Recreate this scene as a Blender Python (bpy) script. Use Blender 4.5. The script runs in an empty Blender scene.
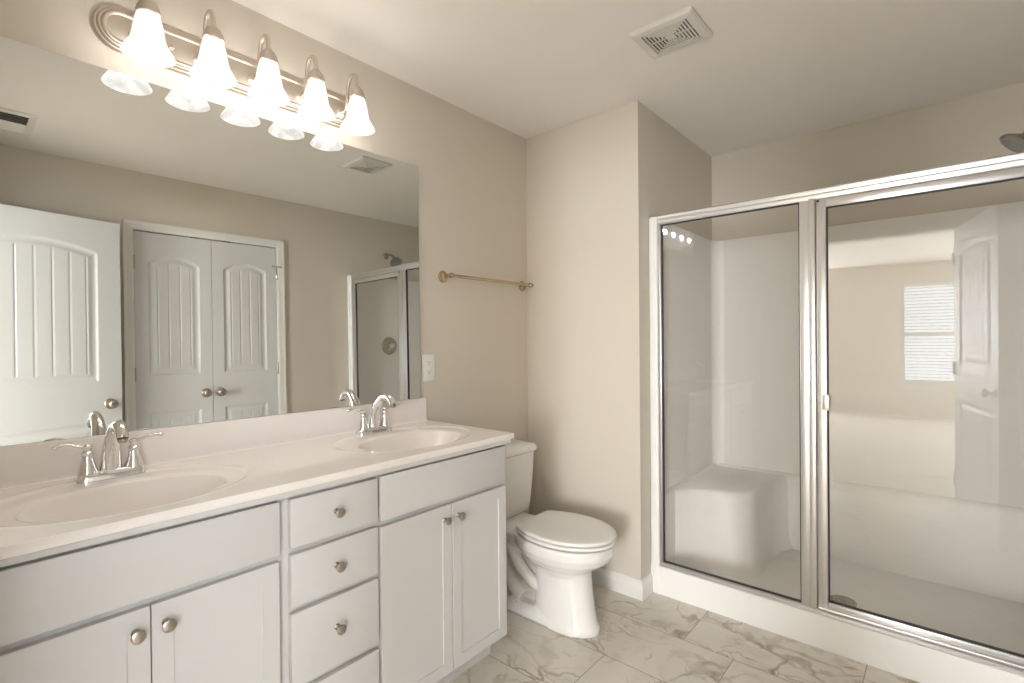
import bpy, bmesh, math, random
import numpy as np
from mathutils import Vector, Matrix
PI = math.pi
random.seed(4)
S = bpy.context.scene
C = S.collection

# ------------------------------------------------------------------ camera
CX, CY, CZ = 1.839, -1.294, 1.2753
YAW, PITCH, ROLL, FPX = -0.7104, -0.0033, 0.0081, 503.7
fwd = Vector((math.sin(YAW)*math.cos(PITCH), math.cos(YAW)*math.cos(PITCH), math.sin(PITCH)))
right = Vector((math.cos(YAW), -math.sin(YAW), 0))
up = right.cross(fwd)
R2 = right*math.cos(ROLL) - up*math.sin(ROLL)
U2 = right*math.sin(ROLL) + up*math.cos(ROLL)
cd = bpy.data.cameras.new('camera')
cam = bpy.data.objects.new('camera', cd)
C.objects.link(cam)
cam.matrix_world = Matrix(((R2.x, U2.x, -fwd.x, CX), (R2.y, U2.y, -fwd.y, CY), (R2.z, U2.z, -fwd.z, CZ), (0, 0, 0, 1)))
cd.sensor_width = 36.0
cd.lens = FPX/1024*36
cd.clip_start = 0.02
S.camera = cam

# ------------------------------------------------------------------ world, exposure
S.view_settings.view_transform = 'Standard'
S.view_settings.look = 'None'
S.view_settings.gamma = 1.0
S.view_settings.use_curve_mapping = False
S.view_settings.exposure = 0.46
w = bpy.data.worlds.new('sky')
S.world = w
w.use_nodes = True
w.node_tree.nodes['Background'].inputs[0].default_value = (0.80, 0.90, 1.0, 1)
w.node_tree.nodes['Background'].inputs[1].default_value = 6.5
LAMP_W = 2.4          # each vanity bulb
SHADE_E = 0.62         # glow of the lit shade glass
FILL_W = 120           # added fill light at each unseen bedroom opening


def arealight(name, loc, size, size_y, power, color, direction):
    l = bpy.data.lights.new(name, 'AREA')
    l.shape = 'RECTANGLE'
    l.size = size
    l.size_y = size_y
    l.energy = power
    l.color = color
    o = bpy.data.objects.new(name, l)
    C.objects.link(o)
    o.location = loc
    o.rotation_euler = Vector(direction).to_track_quat('-Z', 'Y').to_euler()
    return o


arealight('added_fill', (-1.36, -4.0, 1.45), 2.5, 1.6, FILL_W*0.3, (0.93, 0.965, 1.0), (1, 0, 0))  # four fill lights added at invented, unseen bedroom openings
arealight('added_fill', (4.26, -3.3, 1.45), 2.5, 1.6, FILL_W*0.55, (0.93, 0.965, 1.0), (-1, 0, 0))
arealight('added_fill', (-0.45, -6.73, 1.35), 1.2, 1.5, FILL_W*1.9, (0.93, 0.965, 1.0), (0, 1, 0))
arealight('added_fill', (3.3, -6.73, 1.35), 1.1, 1.5, FILL_W*1.9, (0.93, 0.965, 1.0), (0, 1, 0))

# ------------------------------------------------------------------ room sizes
W = 2.22; YB = -1.345; YF = 0.98; YS = 2.004; XC = 0.705; H = 2.44
BX0, BX1, BY = -1.3, 4.2, -6.67      # bedroom behind the camera
TOP = 0.908                          # vanity top


# ------------------------------------------------------------------ materials
def mat(name, col=(0.8, 0.8, 0.8), rough=0.5, metal=0.0, spec=0.5, coat=0.0, bump=0.0, bscale=40, var=0.0):
    m = bpy.data.materials.new(name)
    m.use_nodes = True
    nt = m.node_tree
    b = nt.nodes['Principled BSDF']
    b.inputs['Base Color'].default_value = (*col, 1)
    b.inputs['Roughness'].default_value = rough
    b.inputs['Metallic'].default_value = metal
    b.inputs['Specular IOR Level'].default_value = spec
    b.inputs['Coat Weight'].default_value = coat
    if bump or var:
        tc = nt.nodes.new('ShaderNodeTexCoord')
        n = nt.nodes.new('ShaderNodeTexNoise')
        n.inputs['Scale'].default_value = bscale
        n.inputs['Detail'].default_value = 4
        nt.links.new(tc.outputs['Object'], n.inputs['Vector'])
        if bump:
            bp = nt.nodes.new('ShaderNodeBump')
            bp.inputs['Strength'].default_value = bump
            bp.inputs['Distance'].default_value = 0.002
            nt.links.new(n.outputs['Fac'], bp.inputs['Height'])
            nt.links.new(bp.outputs['Normal'], b.inputs['Normal'])
        if var:
            mx = nt.nodes.new('ShaderNodeMix')
            mx.data_type = 'RGBA'
            mx.inputs['A'].default_value = (*[c*(1-var) for c in col], 1)
            mx.inputs['B'].default_value = (*[min(1, c*(1+var)) for c in col], 1)
            nt.links.new(n.outputs['Fac'], mx.inputs['Factor'])
            nt.links.new(mx.outputs['Result'], b.inputs['Base Color'])
    return m


M = {}
M['wall'] = mat('beige_wall_paint', (0.645, 0.58, 0.49), 0.75, bump=0.15, bscale=220, var=0.012)
M['ceiling'] = mat('ceiling_paint', (0.88, 0.835, 0.78), 0.85, bump=0.12, bscale=180)
M['trim'] = mat('white_trim_paint', (0.80, 0.775, 0.73), 0.35)
M['door'] = mat('white_door_paint', (0.68, 0.675, 0.66), 0.38, bump=0.05, bscale=120)
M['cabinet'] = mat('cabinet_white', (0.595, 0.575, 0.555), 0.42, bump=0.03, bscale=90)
M['counter'] = mat('cultured_marble', (0.84, 0.775, 0.725), 0.12, coat=0.3, var=0.02, bscale=3)
M['china'] = mat('toilet_china', (0.80, 0.775, 0.735), 0.08, coat=0.4)
M['seat'] = mat('toilet_seat_plastic', (0.80, 0.775, 0.735), 0.22)
M['chrome'] = mat('chrome', (0.82, 0.81, 0.80), 0.10, metal=1.0)
M['nickel'] = mat('brushed_nickel', (0.44, 0.395, 0.34), 0.28, metal=1.0)
M['plate'] = mat('fixture_nickel', (0.66, 0.59, 0.51), 0.42, metal=1.0)
M['bronze'] = mat('towel_bar_metal', (0.50, 0.39, 0.25), 0.22, metal=1.0)
M['alu'] = mat('polished_aluminium', (0.78, 0.775, 0.78), 0.33, metal=1.0)
M['fiberglass'] = mat('shower_fiberglass', (0.87, 0.845, 0.805), 0.42)
M['gasket'] = mat('black_gasket', (0.03, 0.03, 0.03), 0.5)
M['dark'] = mat('dark_recess', (0.035, 0.03, 0.028), 0.8)
M['plastic'] = mat('white_plastic', (0.82, 0.79, 0.75), 0.3)
M['fan'] = mat('fan_plastic', (0.74, 0.70, 0.65), 0.4)
M['carpet'] = mat('bedroom_carpet', (0.52, 0.47, 0.40), 0.95, bump=0.1, bscale=300)
M['blind'] = mat('blind_slats', (0.88, 0.88, 0.86), 0.5)
M['face'] = mat('spray_face_plastic', (0.30, 0.29, 0.28), 0.35)


def glass_mat():
    m = bpy.data.materials.new('shower_glass')
    m.use_nodes = True
    nt = m.node_tree
    nt.nodes.clear()
    out = nt.nodes.new('ShaderNodeOutputMaterial')
    tr = nt.nodes.new('ShaderNodeBsdfTransparent')
    tr.inputs[0].default_value = (1.0, 0.995, 0.985, 1)
    gl = nt.nodes.new('ShaderNodeBsdfGlossy')
    gl.inputs['Roughness'].default_value = 0.0
    lw = nt.nodes.new('ShaderNodeLayerWeight')
    lw.inputs['Blend'].default_value = 0.5
    p = nt.nodes.new('ShaderNodeMath'); p.operation = 'POWER'; p.inputs[1].default_value = 5
    a = nt.nodes.new('ShaderNodeMath'); a.operation = 'MULTIPLY_ADD'; a.inputs[1].default_value = 0.93; a.inputs[2].default_value = 0.055
    mx = nt.nodes.new('ShaderNodeMixShader')
    nt.links.new(lw.outputs['Facing'], p.inputs[0])
    nt.links.new(p.outputs[0], a.inputs[0])
    nt.links.new(a.outputs[0], mx.inputs[0])
    nt.links.new(tr.outputs[0], mx.inputs[1])
    nt.links.new(gl.outputs[0], mx.inputs[2])
    nt.links.new(mx.outputs[0], out.inputs[0])
    return m


M['glass'] = glass_mat()


def mirror_mat():
    m = bpy.data.materials.new('mirror_silver')
    m.use_nodes = True
    nt = m.node_tree
    nt.nodes.clear()
    out = nt.nodes.new('ShaderNodeOutputMaterial')
    gl = nt.nodes.new('ShaderNodeBsdfGlossy')
    gl.inputs['Color'].default_value = (0.81, 0.82, 0.79, 1)
    gl.inputs['Roughness'].default_value = 0.0
    nt.links.new(gl.outputs[0], out.inputs[0])
    return m


M['mirror'] = mirror_mat()


def shade_mat():
    m = bpy.data.materials.new('alabaster_glass_shade')
    m.use_nodes = True
    nt = m.node_tree
    nt.nodes.clear()
    out = nt.nodes.new('ShaderNodeOutputMaterial')
    tc = nt.nodes.new('ShaderNodeTexCoord')
    n = nt.nodes.new('ShaderNodeTexNoise')
    n.inputs['Scale'].default_value = 16
    n.inputs['Detail'].default_value = 3
    n.inputs['Distortion'].default_value = 1.2
    nt.links.new(tc.outputs['Object'], n.inputs['Vector'])
    cr = nt.nodes.new('ShaderNodeValToRGB')
    cr.color_ramp.elements[0].position = 0.35
    cr.color_ramp.elements[0].color = (0.66, 0.64, 0.615, 1)
    cr.color_ramp.elements[1].position = 0.62
    cr.color_ramp.elements[1].color = (1.0, 0.98, 0.95, 1)
    nt.links.new(n.outputs['Fac'], cr.inputs[0])
    tr = nt.nodes.new('ShaderNodeBsdfTransparent')
    df = nt.nodes.new('ShaderNodeBsdfDiffuse')
    df.inputs['Color'].default_value = (0.004, 0.004, 0.004, 1)
    mx = nt.nodes.new('ShaderNodeMixShader')
    mx.inputs[0].default_value = 0.46
    em = nt.nodes.new('ShaderNodeEmission')
    em.inputs['Strength'].default_value = SHADE_E
    ad = nt.nodes.new('ShaderNodeAddShader')
    nt.links.new(cr.outputs[0], em.inputs['Color'])
    nt.links.new(df.outputs[0], mx.inputs[1])
    nt.links.new(tr.outputs[0], mx.inputs[2])
    nt.links.new(mx.outputs[0], ad.inputs[0])
    nt.links.new(em.outputs[0], ad.inputs[1])
    nt.links.new(ad.outputs[0], out.inputs[0])
    return m


M['shade'] = shade_mat()


def bulb_mat():
    m = bpy.data.materials.new('lit_bulb')
    m.use_nodes = True
    b = m.node_tree.nodes['Principled BSDF']
    b.inputs['Base Color'].default_value = (1, 0.97, 0.92, 1)
    b.inputs['Emission Color'].default_value = (1, 0.94, 0.86, 1)
    b.inputs['Emission Strength'].default_value = 2.0
    return m


M['bulb'] = bulb_mat()


def tile_mat():
    m = bpy.data.materials.new('marble_look_tile')
    m.use_nodes = True
    nt = m.node_tree
    L = nt.links.new
    b = nt.nodes['Principled BSDF']
    geo = nt.nodes.new('ShaderNodeNewGeometry')
    sep = nt.nodes.new('ShaderNodeSeparateXYZ')
    L(geo.outputs['Position'], sep.inputs[0])

    def mth(op, a, b_=None, c=None):
        n = nt.nodes.new('ShaderNodeMath')
        n.operation = op
        for i, v in enumerate((a, b_, c)):
            if v is None:
                continue
            if isinstance(v, (int, float)):
                n.inputs[i].default_value = v
            else:
                L(v, n.inputs[i])
        return n.outputs[0]
    TW, TL = 0.3015, 0.61
    ry = mth('DIVIDE', mth('SUBTRACT', sep.outputs[1], 0.181), TW)
    row = mth('FLOOR', ry)
    fy = mth('SUBTRACT', ry, row)
    # row 0 has a joint at x = 0.79, each next row a third of a tile to the left
    rx = mth('DIVIDE', mth('ADD', mth('SUBTRACT', sep.outputs[0], 0.79), mth('MULTIPLY', row, 0.2033)), TL)
    colm = mth('FLOOR', rx)
    fx = mth('SUBTRACT', rx, colm)
    ex = mth('MULTIPLY', mth('MINIMUM', fx, mth('SUBTRACT', 1.0, fx)), TL)
    ey = mth('MULTIPLY', mth('MINIMUM', fy, mth('SUBTRACT', 1.0, fy)), TW)
    edge = mth('MINIMUM', ex, ey)
    grout = mth('LESS_THAN', edge, 0.0017)
    cmb = nt.nodes.new('ShaderNodeCombineXYZ')
    L(row, cmb.inputs[0]); L(colm, cmb.inputs[1])
    wn = nt.nodes.new('ShaderNodeTexWhiteNoise')
    L(cmb.outputs[0], wn.inputs['Vector'])
    sc = nt.nodes.new('ShaderNodeVectorMath'); sc.operation = 'SCALE'; sc.inputs['Scale'].default_value = 6.5
    L(wn.outputs['Color'], sc.inputs[0])
    ad = nt.nodes.new('ShaderNodeVectorMath'); ad.operation = 'ADD'
    L(geo.outputs['Position'], ad.inputs[0]); L(sc.outputs[0], ad.inputs[1])
    # warp
    wp = nt.nodes.new('ShaderNodeTexNoise'); wp.inputs['Scale'].default_value = 4.0; wp.inputs['Detail'].default_value = 4
    L(ad.outputs[0], wp.inputs['Vector'])
    ws = nt.nodes.new('ShaderNodeVectorMath'); ws.operation = 'SCALE'; ws.inputs['Scale'].default_value = 0.35
    L(wp.outputs['Color'], ws.inputs[0])
    wv = nt.nodes.new('ShaderNodeVectorMath'); wv.operation = 'ADD'
    L(ad.outputs[0], wv.inputs[0]); L(ws.outputs[0], wv.inputs[1])

    def veins(scale, width, stretch):
        mp = nt.nodes.new('ShaderNodeMapping')
        mp.inputs['Scale'].default_value = stretch
        mp.inputs['Rotation'].default_value = (0, 0, 0.5)
        L(wv.outputs[0], mp.inputs[0])
        v = nt.nodes.new('ShaderNodeTexVoronoi')
        v.feature = 'DISTANCE_TO_EDGE'
        v.inputs['Scale'].default_value = scale
        L(mp.outputs[0], v.inputs['Vector'])
        wn_ = nt.nodes.new('ShaderNodeTexNoise')
        wn_.inputs['Scale'].default_value = scale*1.7
        wn_.inputs['Detail'].default_value = 2
        L(ad.outputs[0], wn_.inputs['Vector'])
        wd = mth('MAXIMUM', mth('MULTIPLY_ADD', wn_.outputs['Fac'], width*4.2, -width*1.5), width*0.22)
        d = mth('SUBTRACT', 1.0, mth('DIVIDE', v.outputs['Distance'], wd))
        return mth('POWER', mth('MAXIMUM', d, 0.0), 0.7)
    v1 = veins(2.3, 0.055, (1.0, 2.0, 1))
    v2 = veins(6.0, 0.06, (1.0, 1.6, 1))
    mk = nt.nodes.new('ShaderNodeTexNoise'); mk.inputs['Scale'].default_value = 3.2; mk.inputs['Detail'].default_value = 3
    L(ad.outputs[0], mk.inputs['Vector'])
    mr = nt.nodes.new('ShaderNodeMapRange')
    mr.inputs['From Min'].default_value = 0.42; mr.inputs['From Max'].default_value = 0.62
    L(mk.outputs['Fac'], mr.inputs['Value'])
    cl = nt.nodes.new('ShaderNodeTexNoise'); cl.inputs['Scale'].default_value = 7; cl.inputs['Detail'].default_value = 5
    L(wv.outputs[0], cl.inputs['Vector'])
    cloud = nt.nodes.new('ShaderNodeMapRange')
    cloud.inputs['From Min'].default_value = 0.50; cloud.inputs['From Max'].default_value = 0.78
    L(cl.outputs['Fac'], cloud.inputs['Value'])
    va = mth('MULTIPLY', v1, mth('MULTIPLY_ADD', mr.outputs[0], 0.75, 0.25))
    vb = mth('MULTIPLY', mth('MULTIPLY', v2, mr.outputs[0]), 0.7)
    vv = mth('MINIMUM', mth('ADD', mth('MAXIMUM', va, vb), mth('MULTIPLY', cloud.outputs[0], 0.40)), 1.0)
    mc = nt.nodes.new('ShaderNodeMix'); mc.data_type = 'RGBA'
    mc.inputs['A'].default_value = (0.72, 0.665, 0.585, 1)
    mc.inputs['B'].default_value = (0.25, 0.175, 0.105, 1)
    L(mth('MULTIPLY', vv, 0.9), mc.inputs['Factor'])
    mg = nt.nodes.new('ShaderNodeMix'); mg.data_type = 'RGBA'
    mg.inputs['B'].default_value = (0.34, 0.285, 0.22, 1)
    L(mc.outputs['Result'], mg.inputs['A'])
    L(grout, mg.inputs['Factor'])
    L(mg.outputs['Result'], b.inputs['Base Color'])
    b.inputs['Roughness'].default_value = 0.3
    bp = nt.nodes.new('ShaderNodeBump')
    bp.inputs['Strength'].default_value = 0.4
    bp.inputs['Distance'].default_value = 0.001
    bp.invert = True
    L(grout, bp.inputs['Height'])
    L(bp.outputs['Normal'], b.inputs['Normal'])
    return m


M['tile'] = tile_mat()


# ------------------------------------------------------------------ mesh helpers
def obj(name, bm, m, parent=None, smooth=False, loc=None):
    me = bpy.data.meshes.new(name)
    bmesh.ops.recalc_face_normals(bm, faces=bm.faces)
    bm.to_mesh(me)
    bm.free()
    mats = m if isinstance(m, (list, tuple)) else [m]
    for k in mats:
        me.materials.append(k)
    if smooth:
        for p in me.polygons:
            p.use_smooth = True
        if smooth != 'all':
            me.set_sharp_from_angle(angle=math.radians(smooth if smooth > 1 else 40))
    o = bpy.data.objects.new(name, me)
    C.objects.link(o)
    if loc is not None:
        o.location = loc
    if parent is not None:
        o.parent = parent
        # parts are modelled in world coordinates: undo the parent's placement
        o.matrix_parent_inverse = parent_world(parent).inverted()
    return o


def parent_world(p):
    m = Matrix.LocRotScale(p.location, p.rotation_euler, p.scale)
    if p.parent:
        m = parent_world(p.parent) @ p.matrix_parent_inverse @ m
    return m


def tag(o, label, cat, group=None):
    o['label'] = label
    o['category'] = cat
    if group:
        o['group'] = group
    return o


def thing(name, label, cat, loc=(0, 0, 0), rotz=0, group=None):
    o = bpy.data.objects.new(name, None)
    o.empty_display_size = 0.1
    C.objects.link(o)
    o.location = loc
    o.rotation_euler = (0, 0, rotz)
    return tag(o, label, cat, group)


def struct(name, bm, m, parent=None, smooth=False):
    o = obj(name, bm, m, parent, smooth)
    if parent is None:
        o['kind'] = 'structure'
    return o


def box(bm, x0, x1, y0, y1, z0, z1, bev=0.0, seg=2, mi=0):
    r = bmesh.ops.create_cube(bm, size=1.0)
    vs = r['verts']
    sx, sy, sz = x1-x0, y1-y0, z1-z0
    for v in vs:
        v.co = Vector(((x0+x1)/2+v.co.x*sx, (y0+y1)/2+v.co.y*sy, (z0+z1)/2+v.co.z*sz))
    fs = set(f for v in vs for f in v.link_faces)
    for f in fs:
        f.material_index = mi
    if bev > 0:
        es = list(set(e for v in vs for e in v.link_edges))
        bmesh.ops.bevel(bm, geom=es, offset=bev, segments=seg, profile=0.5, affect='EDGES')
    return bm


def B(*a, **k):
    bm = bmesh.new()
    return box(bm, *a, **k)


def lathe(bm, prof, center, axis='z', n=32, cap=True):
    """prof: (radius, height along axis)"""
    ax = {'x': (Vector((0, 1, 0)), Vector((0, 0, 1)), Vector((1, 0, 0))),
          'y': (Vector((0, 0, 1)), Vector((1, 0, 0)), Vector((0, 1, 0))),
          'z': (Vector((1, 0, 0)), Vector((0, 1, 0)), Vector((0, 0, 1)))}[axis] if isinstance(axis, str) else axis
    c = Vector(center)
    rings = []
    for r, h in prof:
        if r < 1e-6:
            rings.append([bm.verts.new(c+ax[2]*h)])
        else:
            rings.append([bm.verts.new(c+ax[0]*(r*math.cos(2*PI*i/n))+ax[1]*(r*math.sin(2*PI*i/n))+ax[2]*h) for i in range(n)])
    bridge(bm, rings, cap)
    return bm


def bridge(bm, rings, cap=True):
    for a, b in zip(rings[:-1], rings[1:]):
        if len(a) == 1 and len(b) == 1:
            continue
        if len(a) == 1:
            for i in range(len(b)):
                bm.faces.new((a[0], b[(i+1) % len(b)], b[i]))
        elif len(b) == 1:
            for i in range(len(a)):
                bm.faces.new((a[i], a[(i+1) % len(a)], b[0]))
        else:
            for i in range(len(a)):
                j = (i+1) % len(a)
                bm.faces.new((a[i], a[j], b[j], b[i]))
    if cap:
        if len(rings[0]) > 2:
            bm.faces.new(list(reversed(rings[0])))
        if len(rings[-1]) > 2:
            bm.faces.new(rings[-1])


def tube(bm, pts, radii, n=14, cap=True, flat=None):
    """round tube along pts; flat = (sx, sy) squashes the section"""
    pts = [Vector(p) for p in pts]
    if isinstance(radii, (int, float)):
        radii = [radii]*len(pts)
    rings = []
    prev = None
    for i, p in enumerate(pts):
        t = (pts[min(i+1, len(pts)-1)]-pts[max(i-1, 0)]).normalized()
        if prev is None:
            a = Vector((0, 0, 1)) if abs(t.z) < 0.9 else Vector((0, 1, 0))
            u = t.cross(a).normalized()
        else:
            u = (prev - t*prev.dot(t)).normalized()
        prev = u
        v = t.cross(u)
        su, sv = (1, 1) if flat is None else flat
        rings.append([bm.verts.new(p+u*(radii[i]*su*math.cos(2*PI*k/n))+v*(radii[i]*sv*math.sin(2*PI*k/n))) for k in range(n)])
    bridge(bm, rings, cap)
    return bm


def spline(ctrl, n=8):
    """Catmull-Rom through the control points (any dimension)"""
    P = [np.array(c, float) for c in ctrl]
    P = [2*P[0]-P[1]]+P+[2*P[-1]-P[-2]]
    out = []
    for i in range(1, len(P)-2):
        for k in range(n):
            t = k/n
            a, b, c, d = P[i-1:i+3]
            out.append(0.5*((2*b)+(-a+c)*t+(2*a-5*b+4*c-d)*t*t+(-a+3*b-3*c+d)*t**3))
    out.append(P[-2])
    return out


def grid_mesh(name, xs, ys, fn, m, parent=None, smooth=True):
    """fn(X, Y) -> (n, 3) positions on a grid; returns an object"""
    X, Y = np.meshgrid(xs, ys, indexing='ij')
    V = fn(X, Y).reshape(-1, 3)
    nx, ny = len(xs), len(ys)
    I = np.arange(nx*ny).reshape(nx, ny)
    F = np.stack([I[:-1, :-1], I[1:, :-1], I[1:, 1:], I[:-1, 1:]], -1).reshape(-1, 4)
    me = bpy.data.meshes.new(name)
    me.from_pydata(V.tolist(), [], F.tolist())
    me.materials.append(m)
    for p in me.polygons:
        p.use_smooth = smooth
    o = bpy.data.objects.new(name, me)
    C.objects.link(o)
    if parent is not None:
        o.parent = parent
        o.matrix_parent_inverse = parent_world(parent).inverted()
    return o


def extrude_profile(bm, prof, p0, p1, out, up_=Vector((0, 0, 1))):
    """prof: (outward, up) points swept from p0 to p1"""
    p0, p1, out = Vector(p0), Vector(p1), Vector(out)
    a = [bm.verts.new(p0+out*o_+up_*u_) for o_, u_ in prof]
    b = [bm.verts.new(p1+out*o_+up_*u_) for o_, u_ in prof]
    n = len(prof)
    for i in range(n):
        j = (i+1) % n
        bm.faces.new((a[i], a[j], b[j], b[i]))
    bm.faces.new(list(reversed(a)))
    bm.faces.new(b)
    return bm


# ------------------------------------------------------------------ the shell
T = 0.12
struct('floor', B(-T, W+T, YB-0.06, YS+T, -0.1, 0.0), M['tile'])
struct('ceiling', B(-T, W+T, YB-T, YS+T, H, H+0.1), M['ceiling'])
struct('wall_left', B(-T, 0, YB-T, YF+0.01, 0, H), M['wall'])
struct('wall_far', B(-T, XC, YF, YS+T, 0, H), M['wall'])
struct('wall_shower', B(XC, W+T, YS, YS+T, 0, H), M['wall'])
# right wall with the closet opening
CY0, CY1, CZT = -0.460, 0.483, 2.062      # rough opening
bm = bmesh.new()
box(bm, W, W+T, YB-T, CY0, 0, H)
box(bm, W, W+T, CY1, YS, 0, H)
box(bm, W, W+T, CY0, CY1, CZT, H)
struct('wall_right', bm, M['wall'])
bm = bmesh.new()
box(bm, W+0.60, W+0.65, -1.2, 1.2, 0, H)
box(bm, W+T, W+0.60, -1.2, -1.15, 0, H)
box(bm, W+T, W+0.60, 1.15, 1.2, 0, H)
box(bm, W+T, W+0.60, -1.15, 1.15, H-0.05, H)
box(bm, W+0.001, W+0.60, -1.15, 1.15, -0.05, 0)
struct('wall_closet', bm, M['wall'])
# back wall with the doorway the camera stands in
DX0, DX1, DZT = 1.055, 1.905, 2.062
bm = bmesh.new()
box(bm, 0, DX0, YB-T, YB, 0, H)
box(bm, DX1, W, YB-T, YB, 0, H)
box(bm, DX0, DX1, YB-T, YB, DZT, H)
struct('wall_back', bm, M['wall'])

# bedroom beyond the doorway
WX0, WX1, WZ0, WZ1 = 1.30, 2.26, 0.53, 2.11
YW = YB-T
struct('floor_bedroom', B(BX0, BX1, BY, YB-0.06, -0.1, -0.002), M['carpet'])
struct('ceiling_bedroom', B(BX0, BX1, BY-0.1, YW, H, H+0.1), M['ceiling'])
bm = bmesh.new()
for x0, x1, z0, z1 in ((BX0, -1.0, 0, H), (-1.0, 0.15, 0, 0.55), (-1.0, 0.15, 2.15, H), (0.15, WX0, 0, H), (WX1, 2.7, 0, H), (2.7, 3.9, 0, 0.55), (2.7, 3.9, 2.15, H), (3.9, BX1, 0, H)):
    box(bm, x0, x1, BY-0.12, BY, z0, z1)
box(bm, WX0, WX1, BY-0.12, BY, 0, WZ0)
box(bm, WX0, WX1, BY-0.12, BY, WZ1, H)
struct('wall_bedroom_far', bm, M['wall'])
bm = bmesh.new()
box(bm, BX0-0.12, BX0, BY, -5.3, 0, H)
box(bm, BX0-0.12, BX0, -2.7, YW, 0, H)
box(bm, BX0-0.12, BX0, -5.3, -2.7, 0, 0.6)
box(bm, BX0-0.12, BX0, -5.3, -2.7, 2.3, H)
struct('wall_bedroom_side', bm, M['wall'])
bm = bmesh.new()
for y0, y1, z0, z1 in ((BY, -4.6, 0, H), (-2.0, YW, 0, H), (-4.6, -2.0, 0, 0.6), (-4.6, -2.0, 2.3, H)):
    box(bm, BX1, BX1+0.12, y0, y1, z0, z1)
struct('wall_bedroom_right', bm, M['wall'])
bm = bmesh.new()
box(bm, BX0, -T, YW, YW+0.1, 0, H)
box(bm, W+T, BX1, YW, YW+0.1, 0, H)
struct('wall_bedroom_near', bm, M['wall'])

# ---- baseboards
BBP = [(0, 0), (0.014, 0), (0.014, 0.058), (0.0125, 0.064), (0.0115, 0.078), (0.009, 0.083), (0.006, 0.09), (0, 0.092)]


def baseboard(name, segs):
    bm = bmesh.new()
    for p0, p1, out in segs:
        extrude_profile(bm, BBP, p0, p1, out)
    return struct(name, bm, M['trim'])


bm = bmesh.new()
rg = [[bm.verts.new(p) for p in pts] for pts in ([(0.0, YF-o_, u_) for o_, u_ in BBP], [(XC+o_, YF-o_, u_) for o_, u_ in BBP], [(XC+o_, 1.082, u_) for o_, u_ in BBP])]
bridge(bm, rg)
struct('baseboard_far', bm, M['trim'])
baseboard('baseboard_left', [((0, 0.205, 0), (0, YF-0.014, 0), (1, 0, 0))])
baseboard('baseboard_right', [((W, 0.54, 0), (W, 1.082, 0), (-1, 0, 0)), ((W, YB, 0), (W, -0.517, 0), (-1, 0, 0))])
baseboard('baseboard_back', [((0.56, YB, 0), (0.995, YB, 0), (0, 1, 0))])

# ---- closet casing and jambs
CP = [(0, 0), (0.010, 0), (0.014, 0.012), (0.015, 0.040), (0.017, 0.046), (0.017, 0.057), (0, 0.057)]   # thickness out, width
iy0, iy1, izt = -0.450, 0.473, 2.052
bm = bmesh.new()
extrude_profile(bm, CP, (W, iy0, 0), (W, iy0, izt+0.057), (-1, 0, 0), Vector((0, -1, 0)))
extrude_profile(bm, CP, (W, iy1, 0), (W, iy1, izt+0.057), (-1, 0, 0), Vector((0, 1, 0)))
extrude_profile(bm, CP, (W, iy0-0.056, izt), (W, iy1+0.056, izt), (-1, 0, 0), Vector((0, 0, 1)))
box(bm, W-0.001, W+T, CY0, iy0, 0, CZT)
box(bm, W-0.001, W+T, iy1, CY1, 0, CZT)
box(bm, W-0.001, W+T, iy0, iy1, izt, CZT)
box(bm, W+0.045, W+0.06, iy0, iy1, izt-0.012, izt)
struct('trim_1', bm, M['trim'])
# ---- doorway casing and jambs (room side and bedroom side)
bm = bmesh.new()
jx0, jx1 = DX0+0.012, DX1-0.012
for yy, d in ((YB, 1), (YW, -1)):
    extrude_profile(bm, CP, (jx0, yy, 0), (jx0, yy, izt+0.057), (0, d, 0), Vector((-1, 0, 0)))
    extrude_profile(bm, CP, (jx1, yy, 0), (jx1, yy, izt+0.057), (0, d, 0), Vector((1, 0, 0)))
    extrude_profile(bm, CP, (jx0-0.056, yy, izt), (jx1+0.056, yy, izt), (0, d, 0), Vector((0, 0, 1)))
box(bm, DX0, jx0, YW, YB, 0, DZT)
box(bm, jx1, DX1, YW, YB, 0, DZT)
box(bm, jx0, jx1, YW, YB, izt, DZT)
struct('trim_2', bm, M['trim'])


# ------------------------------------------------------------------ panelled doors
def door_relief(U, V, Wd, stile, lower, upper, planks):
    """depth below the door face for door coordinates U across, V up"""
    D = np.zeros_like(U)
    cx = Wd/2
    hw = cx-stile
    for (z0, z1, arch) in ((*lower, 0.0), (*upper, 0.055)):
        s = (U-cx)/hw
        # shoulders flat at the sides, raised eyebrow arch between them
        topz = z1+arch*np.clip(np.cos(np.clip(s*1.0, -1, 1)*PI/2), 0, 1)**0.8
        d = np.minimum.reduce([hw-np.abs(U-cx), V-z0, topz-V])     # distance inside the panel edge
        prof = np.interp(d, [0, 0.006, 0.014, 0.026, 0.042, 0.050], [0, 0.006, 0.008, 0.008, 0.003, 0.0025])
        inside = d > 0
        D = np.where(inside, prof, D)
        if planks:
            fw = 2*(hw-0.052)
            pos = (U-cx+fw/2)/(fw/planks)
            g = np.abs(pos-np.round(pos))*(fw/planks)
            groove = 0.004*np.clip(1-g/0.005, 0, 1)
            D = np.where(d > 0.05, D+groove, D)
    return D


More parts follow.
